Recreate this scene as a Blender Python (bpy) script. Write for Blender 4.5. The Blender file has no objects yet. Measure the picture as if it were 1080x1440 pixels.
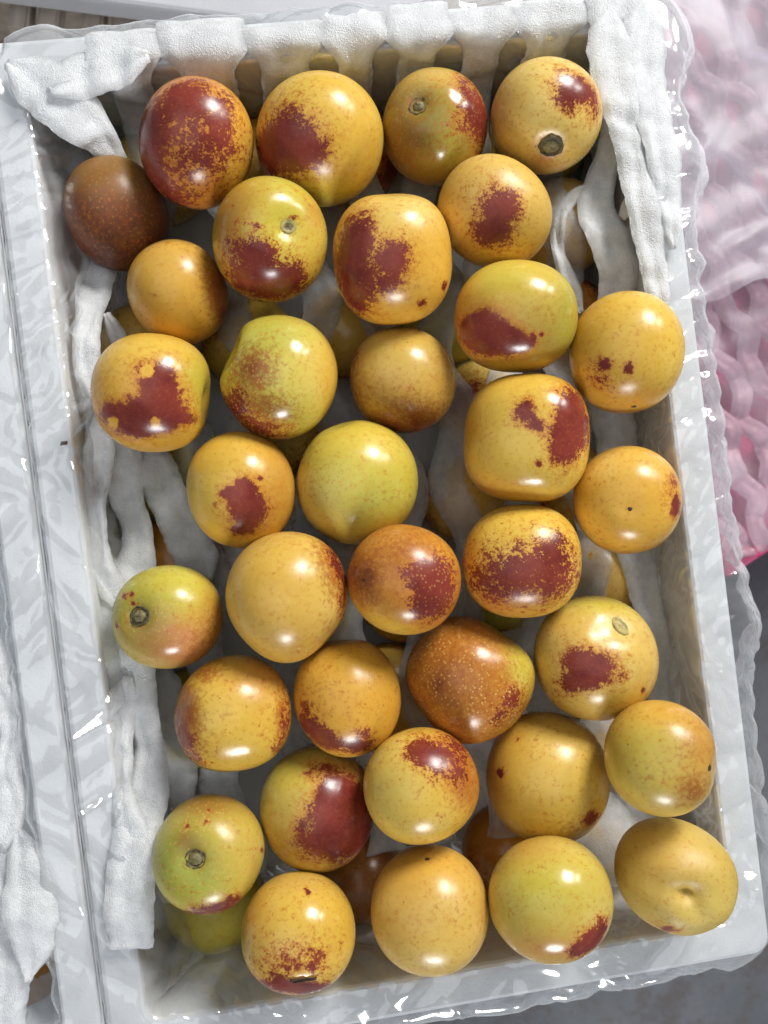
import bpy, bmesh, math, random
import numpy as np
from mathutils import Matrix, Vector

# ------------------------------------------------------------------ camera, light, exposure
sc = bpy.context.scene
col = sc.collection
TILT = math.radians(5.0)
CAM = np.array([-0.03, 0.0, 0.42])
FPX = 720 / math.tan(math.radians(30))
CF = np.array([math.sin(TILT), 0, -math.cos(TILT)])
CR = np.array([math.cos(TILT), 0, math.sin(TILT)])
CU = np.array([0, 1.0, 0])
cd = bpy.data.cameras.new('camera')
cam = bpy.data.objects.new('camera', cd)
col.objects.link(cam)
cam.matrix_world = Matrix(((CR[0], CU[0], -CF[0], CAM[0]), (CR[1], CU[1], -CF[1], CAM[1]),
                           (CR[2], CU[2], -CF[2], CAM[2]), (0, 0, 0, 1)))
cd.sensor_fit = 'VERTICAL'
cd.sensor_height = 6.4
cd.lens = 3.2 / math.tan(math.radians(30))
cd.clip_start = 0.01
cd.clip_end = 50
cd.dof.use_dof = True
cd.dof.focus_distance = 0.335
cd.dof.aperture_fstop = 1.7
sc.camera = cam
sc.render.resolution_x, sc.render.resolution_y = 768, 1024

w = bpy.data.worlds.new('World')
sc.world = w
w.use_nodes = True
w.node_tree.nodes['Background'].inputs[0].default_value = (0.80, 0.90, 1.0, 1)
w.node_tree.nodes['Background'].inputs[1].default_value = 0.21


def area(name, d, dist, sx, sy, power, colr):
    l = bpy.data.lights.new(name, 'AREA')
    l.shape = 'RECTANGLE'
    l.size, l.size_y, l.energy, l.color = sx, sy, power, colr
    o = bpy.data.objects.new(name, l)
    d = Vector(d).normalized()
    o.location = d * dist
    o.rotation_euler = d.to_track_quat('Z', 'Y').to_euler()
    col.objects.link(o)
    return o


area('window_light', (0.40, 0.80, 0.62), 1.6, 0.40, 0.46, 27, (1.0, 0.985, 0.95))
area('window_side_light', (0.70, 0.66, 0.55), 1.6, 0.13, 0.34, 5, (1.0, 0.985, 0.95))
area('door_light', (0.05, -0.92, 0.36), 1.6, 0.36, 0.22, 13, (0.97, 0.98, 1.0))
area('overhead_fill', (-0.25, 0.1, 0.9), 2.2, 1.9, 2.3, 10, (0.90, 0.95, 1.0))  # added overhead fill, sized for soft ambient light and film reflections
vs = sc.view_settings
vs.view_transform = 'Standard'
vs.look = 'None'
vs.exposure = 0
vs.gamma = 1
vs.use_curve_mapping = False
sc.cycles.max_bounces = 5
sc.cycles.diffuse_bounces = 3
sc.cycles.glossy_bounces = 2
sc.cycles.use_adaptive_sampling = True
sc.cycles.adaptive_threshold = 0.035
sc.cycles.transparent_max_bounces = 12
sc.cycles.use_denoising = True
sc.cycles.caustics_reflective = False
sc.cycles.caustics_refractive = False

# ------------------------------------------------------------------ helpers
rng = np.random.default_rng(7)
random.seed(7)


def at(px, py, z):
    """photo pixel -> world point on the level z"""
    d = CF * FPX + CR * (px - 540) + CU * (720 - py)
    return CAM + d * ((z - CAM[2]) / d[2])


def topx(P):
    """world points -> photo pixels"""
    q = np.asarray(P) - CAM
    k = FPX / (q @ CF)
    return np.stack([540 + (q @ CR) * k, 720 - (q @ CU) * k], -1)


BA = math.radians(7.13)
BC = np.array([0.0038, -0.0013])
BU = np.array([math.cos(BA), math.sin(BA), 0])
BV = np.array([-math.sin(BA), math.cos(BA), 0])
BW, BL, WALL, RIM = 0.2696, 0.3993, 0.0155, 0.068
IU, IV = BW / 2 - WALL, BL / 2 - WALL
FLOOR = -0.13


def B(u, v, z):
    u, v, z = np.broadcast_arrays(np.asarray(u, float), np.asarray(v, float), np.asarray(z, float))
    return np.stack([BC[0] + u * BU[0] + v * BV[0], BC[1] + u * BU[1] + v * BV[1], z], -1)


def toB(P):
    q = np.asarray(P)[..., :2] - BC
    return q @ BU[:2], q @ BV[:2]


def mesh(name, V, F, mat=None, parent=None, smooth=True):
    me = bpy.data.meshes.new(name)
    me.from_pydata(np.asarray(V).tolist(), [], [tuple(int(i) for i in f) for f in F])
    if smooth:
        me.polygons.foreach_set('use_smooth', [True] * len(me.polygons))
    o = bpy.data.objects.new(name, me)
    if mat:
        for m in (mat if isinstance(mat, (list, tuple)) else [mat]):
            me.materials.append(m)
    col.objects.link(o)
    if parent:
        o.parent = parent
    me.update()
    return o


def fix_normals(o):
    bm = bmesh.new()
    bm.from_mesh(o.data)
    bmesh.ops.recalc_face_normals(bm, faces=bm.faces)
    bm.to_mesh(o.data)
    bm.free()


def tag(o, label, cat, group=None, kind=None):
    o['label'] = label
    o['category'] = cat
    if group:
        o['group'] = group
    if kind:
        o['kind'] = kind
    return o


def empty(name, loc):
    o = bpy.data.objects.new(name, None)
    o.empty_display_size = 0.02
    o.location = [float(x) for x in loc]
    col.objects.link(o)
    return o


def grid_faces(n, m, close_n=False, close_m=False, off=0):
    F = []
    for i in range(n if close_n else n - 1):
        for j in range(m if close_m else m - 1):
            a, b = i, (i + 1) % n
            c, d = j, (j + 1) % m
            F.append((off + a * m + c, off + b * m + c, off + b * m + d, off + a * m + d))
    return F


def vnoise1(x, seed):
    """smooth 1-d value noise in -1..1"""
    r = np.random.default_rng(seed).uniform(-1, 1, 4096)
    i = np.floor(x).astype(int)
    f = x - i
    f = f * f * (3 - 2 * f)
    return r[i % 4096] * (1 - f) + r[(i + 1) % 4096] * f


def catmull(P, step):
    P = np.asarray(P, float)
    Q = np.vstack([2 * P[0] - P[1], P, 2 * P[-1] - P[-2]])
    out = []
    for i in range(1, len(Q) - 2):
        n = max(2, int(np.linalg.norm(Q[i + 1][:3] - Q[i][:3]) / step))
        t = np.linspace(0, 1, n, endpoint=False)[:, None]
        a, b, c, d = Q[i - 1], Q[i], Q[i + 1], Q[i + 2]
        out.append(0.5 * (2 * b + (c - a) * t + (2 * a - 5 * b + 4 * c - d) * t ** 2 + (-a + 3 * b - 3 * c + d) * t ** 3))
    return np.vstack(out + [Q[-2][None]])


# ------------------------------------------------------------------ materials
class NT:
    def __init__(s, name):
        s.m = bpy.data.materials.new(name)
        s.m.use_nodes = True
        s.t = s.m.node_tree
        s.t.nodes.clear()
        s.out = s.t.nodes.new('ShaderNodeOutputMaterial')

    def n(s, typ, ins=None, **kw):
        x = s.t.nodes.new('ShaderNode' + typ)
        for k, v in kw.items():
            setattr(x, k, v)
        for k, v in (ins or {}).items():
            i = x.inputs[k]
            if isinstance(v, bpy.types.NodeSocket):
                s.t.links.new(v, i)
            else:
                i.default_value = v
        return x

    def math(s, op, a, b=0.0, c=0.0, clamp=False):
        return s.n('Math', {0: a, 1: b, 2: c}, operation=op, use_clamp=clamp).outputs[0]

    def ramp(s, x, a, b, c=0.0, d=1.0, smooth=True):
        return s.n('MapRange', {'Value': x, 'From Min': a, 'From Max': b, 'To Min': c, 'To Max': d},
                   interpolation_type='SMOOTHSTEP' if smooth else 'LINEAR').outputs[0]

    def mix(s, f, a, b, blend='MIX'):
        x = s.n('Mix', None, data_type='RGBA', blend_type=blend)
        for i, v in ((0, f), (6, a), (7, b)):
            if isinstance(v, bpy.types.NodeSocket):
                s.t.links.new(v, x.inputs[i])
            else:
                x.inputs[i].default_value = v if i == 0 else (*v, 1)
        return x.outputs[2]

    def noise(s, vec, scale, detail=3.0, rough=0.5, dist=0.0):
        return s.n('TexNoise', {'Vector': vec, 'Scale': scale, 'Detail': detail, 'Roughness': rough, 'Distortion': dist}).outputs[0]

    def attr(s, name, out='Fac'):
        return s.n('Attribute', None, attribute_name=name).outputs[out]

    def obj(s, rand=True):
        v = s.n('TexCoord').outputs['Object']
        if rand:
            r = s.n('ObjectInfo').outputs['Random']
            k = s.n('VectorMath', {0: (7.3, 3.1, 5.7), 'Scale': r}, operation='SCALE').outputs[0]
            v = s.n('VectorMath', {0: v, 1: k}, operation='ADD').outputs[0]
        return v

    def done(s, shader, disp=None):
        s.t.links.new(shader, s.out.inputs['Surface'])
        return s.m


def mat_fruit():
    t = NT('jujube_skin')
    v = t.obj()
    base = t.attr('base', 'Color')
    red, rag, brown, speck = t.attr('red'), t.attr('rag'), t.attr('brown'), t.attr('speck')
    n1 = t.noise(v, 190, 6, 0.74, 0.3)
    n2 = t.noise(v, 520, 5, 0.72)
    n3 = t.noise(v, 70, 4, 0.6)
    n4 = t.noise(v, 28, 3, 0.5)
    # mottled flesh colour
    n5 = t.noise(v, 1300, 4, 0.7)
    c = t.mix(t.ramp(n4, 0.36, 0.66, 0, 0.75), base, (0.90, 0.80, 0.66), 'MULTIPLY')
    c = t.mix(t.ramp(n3, 0.46, 0.72, 0, 0.7), c, (1.04, 1.12, 1.55), 'MULTIPLY')
    c = t.mix(t.ramp(n2, 0.42, 0.64, 0.0, 0.20), c, (0.84, 0.70, 0.55), 'MULTIPLY')
    streak = t.math('MULTIPLY', t.ramp(t.math('ADD', n2, t.math('MULTIPLY', n5, 0.35)), 0.70, 0.82), t.ramp(n3, 0.42, 0.62))
    c = t.mix(t.math('MULTIPLY', streak, t.ramp(t.n('ObjectInfo').outputs['Random'], 0.0, 1.0, 0.06, 0.40, False)), c, (0.34, 0.11, 0.015))
    # orange-brown blush
    bm = t.ramp(t.math('ADD', brown, t.math('MULTIPLY', t.math('SUBTRACT', n2, 0.5), 1.3)), 0.22, 0.92)
    c = t.mix(t.math('MULTIPLY', bm, 0.92), c, (0.29, 0.078, 0.014))
    bm2 = t.ramp(t.math('ADD', t.math('ADD', brown, t.math('MULTIPLY', t.math('SUBTRACT', n1, 0.5), 1.2)), t.math('MULTIPLY', t.math('SUBTRACT', n5, 0.5), 0.9)), 0.72, 0.98)
    c = t.mix(t.math('MULTIPLY', bm2, 0.8), c, (0.16, 0.035, 0.012))
    # red patches with ragged edges
    k = t.math('ADD', red, t.math('MULTIPLY', t.math('MULTIPLY', t.math('SUBTRACT', n1, 0.5), rag), 0.75))
    k = t.math('ADD', k, t.math('MULTIPLY', t.math('MULTIPLY', t.math('SUBTRACT', n2, 0.5), rag), 1.0))
    k = t.math('ADD', k, t.math('MULTIPLY', t.math('MULTIPLY', t.math('SUBTRACT', n5, 0.5), rag), 0.75))
    fringe = t.ramp(k, 0.05, 0.50, 0, 0.72)
    c = t.mix(fringe, c, (0.50, 0.16, 0.02))
    rm = t.ramp(k, 0.40, 0.63)
    redc = t.mix(t.ramp(n3, 0.35, 0.65), (0.145, 0.018, 0.014), (0.225, 0.034, 0.021))
    redc = t.mix(t.ramp(n2, 0.45, 0.7, 0, 0.25), redc, (0.32, 0.075, 0.02))
    c = t.mix(rm, c, redc)
    # lenticels
    vo = t.n('TexVoronoi', {'Vector': v, 'Scale': 620.0, 'Randomness': 1.0})
    dots = t.math('MULTIPLY', t.ramp(vo.outputs['Distance'], 0.14, 0.34, 1, 0), speck)
    c = t.mix(t.math('MULTIPLY', dots, t.ramp(n3, 0.4, 0.6, 0.5, 1.0)), c, (0.70, 0.42, 0.11))
    vo2 = t.n('TexVoronoi', {'Vector': v, 'Scale': 150.0, 'Randomness': 1.0})
    fl = t.math('MULTIPLY', t.ramp(vo2.outputs['Distance'], 0.03, 0.07, 0.7, 0), t.ramp(n4, 0.5, 0.6))
    c = t.mix(fl, c, (0.14, 0.05, 0.02))
    b1 = t.n('Bump', {'Strength': 0.12, 'Distance': 0.0016, 'Height': n3})

    rough = t.math('ADD', t.ramp(n3, 0.3, 0.7, 0.17, 0.25), t.math('ADD', t.attr('matte'), t.math('MULTIPLY', t.n('ObjectInfo').outputs['Random'], 0.10)))
    p = t.n('BsdfPrincipled', {'Base Color': c, 'Roughness': rough, 'Normal': b1.outputs[0], 'Specular IOR Level': 0.5,
                               'Coat Weight': 0.0})
    return t.done(p.outputs[0])


def mat_foam(name, colr, trans, sparkle=1.0, cell=2600):
    """expanded polyethylene: fine shiny bubbles, lets light through"""
    t = NT(name)
    v = t.obj(False)
    vo = t.n('TexVoronoi', {'Vector': v, 'Scale': float(cell), 'Randomness': 1.0}, feature='F1')
    vo2 = t.n('TexVoronoi', {'Vector': v, 'Scale': float(cell) * 0.55, 'Randomness': 1.0}, feature='F1')
    n1 = t.noise(v, 160, 3, 0.7)
    n0 = t.noise(v, 45, 1, 0.5)
    h = t.math('ADD', vo.outputs['Distance'], t.math('MULTIPLY', vo2.outputs['Distance'], 0.9))
    b = t.n('Bump', {'Strength': 0.6 * sparkle, 'Distance': 0.0005, 'Height': h})
    bc = t.n('Bump', {'Strength': 1.0, 'Distance': 0.0010, 'Height': vo2.outputs['Distance']})
    c = t.mix(t.ramp(n1, 0.35, 0.65), tuple(x * 0.91 for x in colr), colr)
    c = t.mix(t.ramp(vo2.outputs['Distance'], 0.25, 0.75, 0, 0.30), c, tuple(x * 0.84 for x in colr))
    p = t.n('BsdfPrincipled', {'Base Color': c, 'Roughness': 0.35, 'Normal': b.outputs[0], 'Specular IOR Level': 0.4, 'Coat Weight': 0.9 * sparkle, 'Coat Roughness': 0.12, 'Coat Normal': bc.outputs[0]})
    tr = t.n('BsdfTranslucent', {'Color': (*colr, 1)})
    m = t.n('MixShader', {0: trans, 1: p.outputs[0], 2: tr.outputs[0]})
    tp = t.n('BsdfTransparent', {'Color': (1, 1, 1, 1)})
    m2 = t.n('MixShader', {0: t.math('MULTIPLY_ADD', t.attr('thin'), 0.50, t.ramp(t.math('ADD', n1, t.math('MULTIPLY', n0, 0.6)), 0.62, 0.95, 0.10, 0.0)), 1: m.outputs[0], 2: tp.outputs[0]})
    return t.done(m2.outputs[0])


def mat_eps(name='white_polystyrene', colr=(0.85, 0.86, 0.875)):
    t = NT(name)
    v = t.obj(False)
    vo = t.n('TexVoronoi', {'Vector': v, 'Scale': 330.0, 'Randomness': 1.0}, feature='DISTANCE_TO_EDGE')
    e = t.ramp(vo.outputs['Distance'], 0.0, 0.10)
    n0 = t.noise(v, 25, 4, 0.6)
    n1 = t.noise(v, 9, 5, 0.65)
    c = t.mix(t.ramp(n0, 0.35, 0.7), tuple(x * 0.94 for x in colr), colr)
    c = t.mix(t.math('MULTIPLY', t.ramp(n1, 0.58, 0.74), 0.07), c, (0.52, 0.48, 0.44))
    c = t.mix(t.ramp(e, 0, 1, 0.03, 0), c, (0.55, 0.56, 0.58))
    b = t.n('Bump', {'Strength': 0.16, 'Distance': 0.0003, 'Height': e})
    p = t.n('BsdfPrincipled', {'Base Color': c, 'Roughness': 0.55, 'Normal': b.outputs[0], 'Specular IOR Level': 0.35})
    return t.done(p.outputs[0])


def mat_film(name, haze, tint=(0.93, 0.95, 0.97), rough=0.10, gloss=1.0):
    t = NT(name)
    lw = t.n('LayerWeight', {'Blend': 0.5}).outputs['Facing']
    fr = t.math('ADD', t.math('MULTIPLY', t.math('POWER', lw, 4.0), 0.5 * gloss), 0.15 * gloss)
    gl = t.n('BsdfGlossy', {'Color': (1, 1, 1, 1), 'Roughness': rough})
    tr = t.n('BsdfTransparent', {'Color': (0.985, 0.99, 0.995, 1)})
    df = t.n('BsdfDiffuse', {'Color': (*tint, 1)})
    m = t.n('MixShader', {0: t.math('ADD', t.math('MULTIPLY', t.math('POWER', lw, 2.0), haze * 6.0), haze), 1: tr.outputs[0], 2: df.outputs[0]})
    m2 = t.n('MixShader', {0: fr, 1: m.outputs[0], 2: gl.outputs[0]})
    return t.done(m2.outputs[0])


def mat_plain(name, c1, c2, scale, rough=0.6, bump=0.2, bdist=0.001, detail=5):
    t = NT(name)
    v = t.obj()
    n = t.noise(v, scale, detail, 0.6)
    c = t.mix(t.ramp(n, 0.32, 0.68), c1, c2)
    b = t.n('Bump', {'Strength': bump, 'Distance': bdist, 'Height': n})
    p = t.n('BsdfPrincipled', {'Base Color': c, 'Roughness': rough, 'Normal': b.outputs[0]})
    return t.done(p.outputs[0])


def mat_concrete():
    t = NT('stained_concrete')
    v = t.obj(False)
    a = t.noise(v, 9, 6, 0.65)
    b_ = t.noise(v, 42, 6, 0.7)
    d = t.noise(v, 300, 3, 0.6)
    c = t.mix(t.ramp(a, 0.35, 0.65), (0.075, 0.08, 0.092), (0.12, 0.125, 0.14))
    c = t.mix(t.math('MULTIPLY', t.ramp(b_, 0.50, 0.62), 0.75), c, (0.075, 0.06, 0.055))
    c = t.mix(t.ramp(d, 0.3, 0.7, 0, 0.25), c, (0.13, 0.13, 0.14))
    b = t.n('Bump', {'Strength': 0.3, 'Distance': 0.002, 'Height': d})
    p = t.n('BsdfPrincipled', {'Base Color': c, 'Roughness': 0.6, 'Normal': b.outputs[0]})
    return t.done(p.outputs[0])


def mat_wood():
    t = NT('pallet_wood')
    v = t.obj()
    s = t.n('VectorMath', {0: v, 1: (60.0, 4.0, 60.0)}, operation='MULTIPLY').outputs[0]
    n = t.noise(s, 1.6, 6, 0.65, 0.4)
    c = t.mix(t.ramp(n, 0.3, 0.7), (0.34, 0.27, 0.22), (0.52, 0.45, 0.38))
    b = t.n('Bump', {'Strength': 0.3, 'Distance': 0.001, 'Height': n})
    p = t.n('BsdfPrincipled', {'Base Color': c, 'Roughness': 0.7, 'Normal': b.outputs[0]})
    return t.done(p.outputs[0])


FRUIT = mat_fruit()
NET = mat_foam('white_foam_net', (0.955, 0.965, 0.98), 0.20)
PINK = mat_foam('pink_foam_net', (0.80, 0.46, 0.55), 0.25, 0.4, 900)
PINKPAD = mat_plain('pink_foam_pad', (0.74, 0.08, 0.22), (0.80, 0.17, 0.32), 90, 0.5, 0.3)
EPS = mat_eps()
FILM = mat_film('clear_film', 0.085, rough=0.12)
PALEFILM = mat_film('milky_film', 0.25, (0.62, 0.58, 0.66), 0.5, 0.25)
HAZYFILM = mat_film('cloudy_film', 0.20, (0.42, 0.38, 0.47), 0.55, 0.25)
SCAR = mat_plain('scar_dark', (0.055, 0.045, 0.02), (0.14, 0.12, 0.055), 900, 0.6, 0.6, 0.0006)
SCARLIGHT = mat_plain('scar_lip', (0.13, 0.11, 0.045), (0.25, 0.20, 0.085), 600, 0.55, 0.4, 0.0005)
SCARTAN = mat_plain('scar_tan', (0.36, 0.30, 0.09), (0.48, 0.38, 0.13), 600, 0.5, 0.3, 0.0004)
DARK = mat_plain('dark_pit', (0.03, 0.015, 0.008), (0.10, 0.04, 0.015), 900, 0.7, 0.3)
CONCRETE = mat_concrete()
WOOD = mat_wood()


# ------------------------------------------------------------------ setting
g = 1.6
NG = 24
xs = np.linspace(-g, g, NG)
V = [(x, y, FLOOR + 0.0006 * math.sin(9 * x) * math.cos(7 * y)) for x in xs for y in xs]
fl = mesh('floor', V, grid_faces(NG, NG), CONCRETE)
fl['kind'] = 'structure'


def rrect(hu, hv, r, n=6):
    out = []
    for k, (sx, sy) in enumerate(((1, 1), (-1, 1), (-1, -1), (1, -1))):
        for i in range(n + 1):
            a = (k + i / n) * math.pi / 2
            out.append((sx * (hu - r) + r * math.cos(a), sy * (hv - r) + r * math.sin(a)))
    return out


def foam_box_mesh(W, L, zb, zt, wall, base, wob=0.0):
    hu, hv = W / 2, L / 2
    b = 0.0016
    loops = [(hu - 0.006, hv - 0.006, 0.006, zb), (hu, hv, 0.007, zb + 0.006), (hu, hv, 0.007, zt - b * 1.4), (hu - b * .45, hv - b * .45, 0.007, zt - b * .45), (hu - b * 1.4, hv - b * 1.4, 0.007, zt),
             (hu - wall + b, hv - wall + b, 0.008, zt), (hu - wall + b * .3, hv - wall + b * .3, 0.0075, zt - b * .4), (hu - wall, hv - wall, 0.007, zt - b * 1.2),
             (hu - wall - 0.002, hv - wall - 0.002, 0.008, zb + base + 0.012), (hu - wall - 0.008, hv - wall - 0.008, 0.010, zb + base)]
    V, F = [], []
    m = None
    for hu_, hv_, r, z in loops:
        p = rrect(hu_, hv_, r)
        m = len(p)
        V += [(x, y, z) for x, y in p]
    F += grid_faces(len(loops), m, close_m=True)
    F.append(list(range(m))[::-1])
    F.append(list(range((len(loops) - 1) * m, len(loops) * m)))
    return V, F


def foam_box(u, v, zb, zt, label, W=BW, L=BL, rot=0.0, base=0.018, parts=None):
    V, F = foam_box_mesh(W, L, 0, zt - zb, WALL, base)
    o = mesh('foam_box', V, F, EPS, smooth=False)
    fix_normals(o)
    o.location = B(u, v, zb).tolist()
    o.rotation_euler = (0, 0, BA + rot)
    tag(o, label, 'box')
    return o


BASE = 0.018
ZB = -BASE
NB = -(BW + 0.0012)      # centre of the neighbouring box, box units
foam_box(0, 0, ZB, RIM, 'white foam box packed with the two layers of big yellow and red jujubes')
foam_box(NB, 0.0, ZB, RIM, 'white foam box set tight against the jujube box, mostly cut off')
foam_box(0, 0, FLOOR + 0.001, ZB - 0.0004, 'white foam box underneath the packed jujube box, hidden by it')
foam_box(NB, 0, FLOOR + 0.001, ZB - 0.0004, 'white foam box underneath the cut-off neighbouring box, hidden by it')

# ------------------------------------------------------------------ jujubes
C = dict(Y=(0.69, 0.455, 0.070), YO=(0.69, 0.385, 0.050), PY=(0.71, 0.505, 0.125), T=(0.64, 0.405, 0.085), OL=(0.33, 0.255, 0.05),
         G=(0.36, 0.39, 0.055), YG=(0.57, 0.50, 0.07), BR=(0.27, 0.11, 0.03), RB=(0.125, 0.040, 0.025), KH=(0.61, 0.455, 0.105),
         O=(0.54, 0.23, 0.035), PK=(0.60, 0.24, 0.085), DG=(0.20, 0.22, 0.04))

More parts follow.
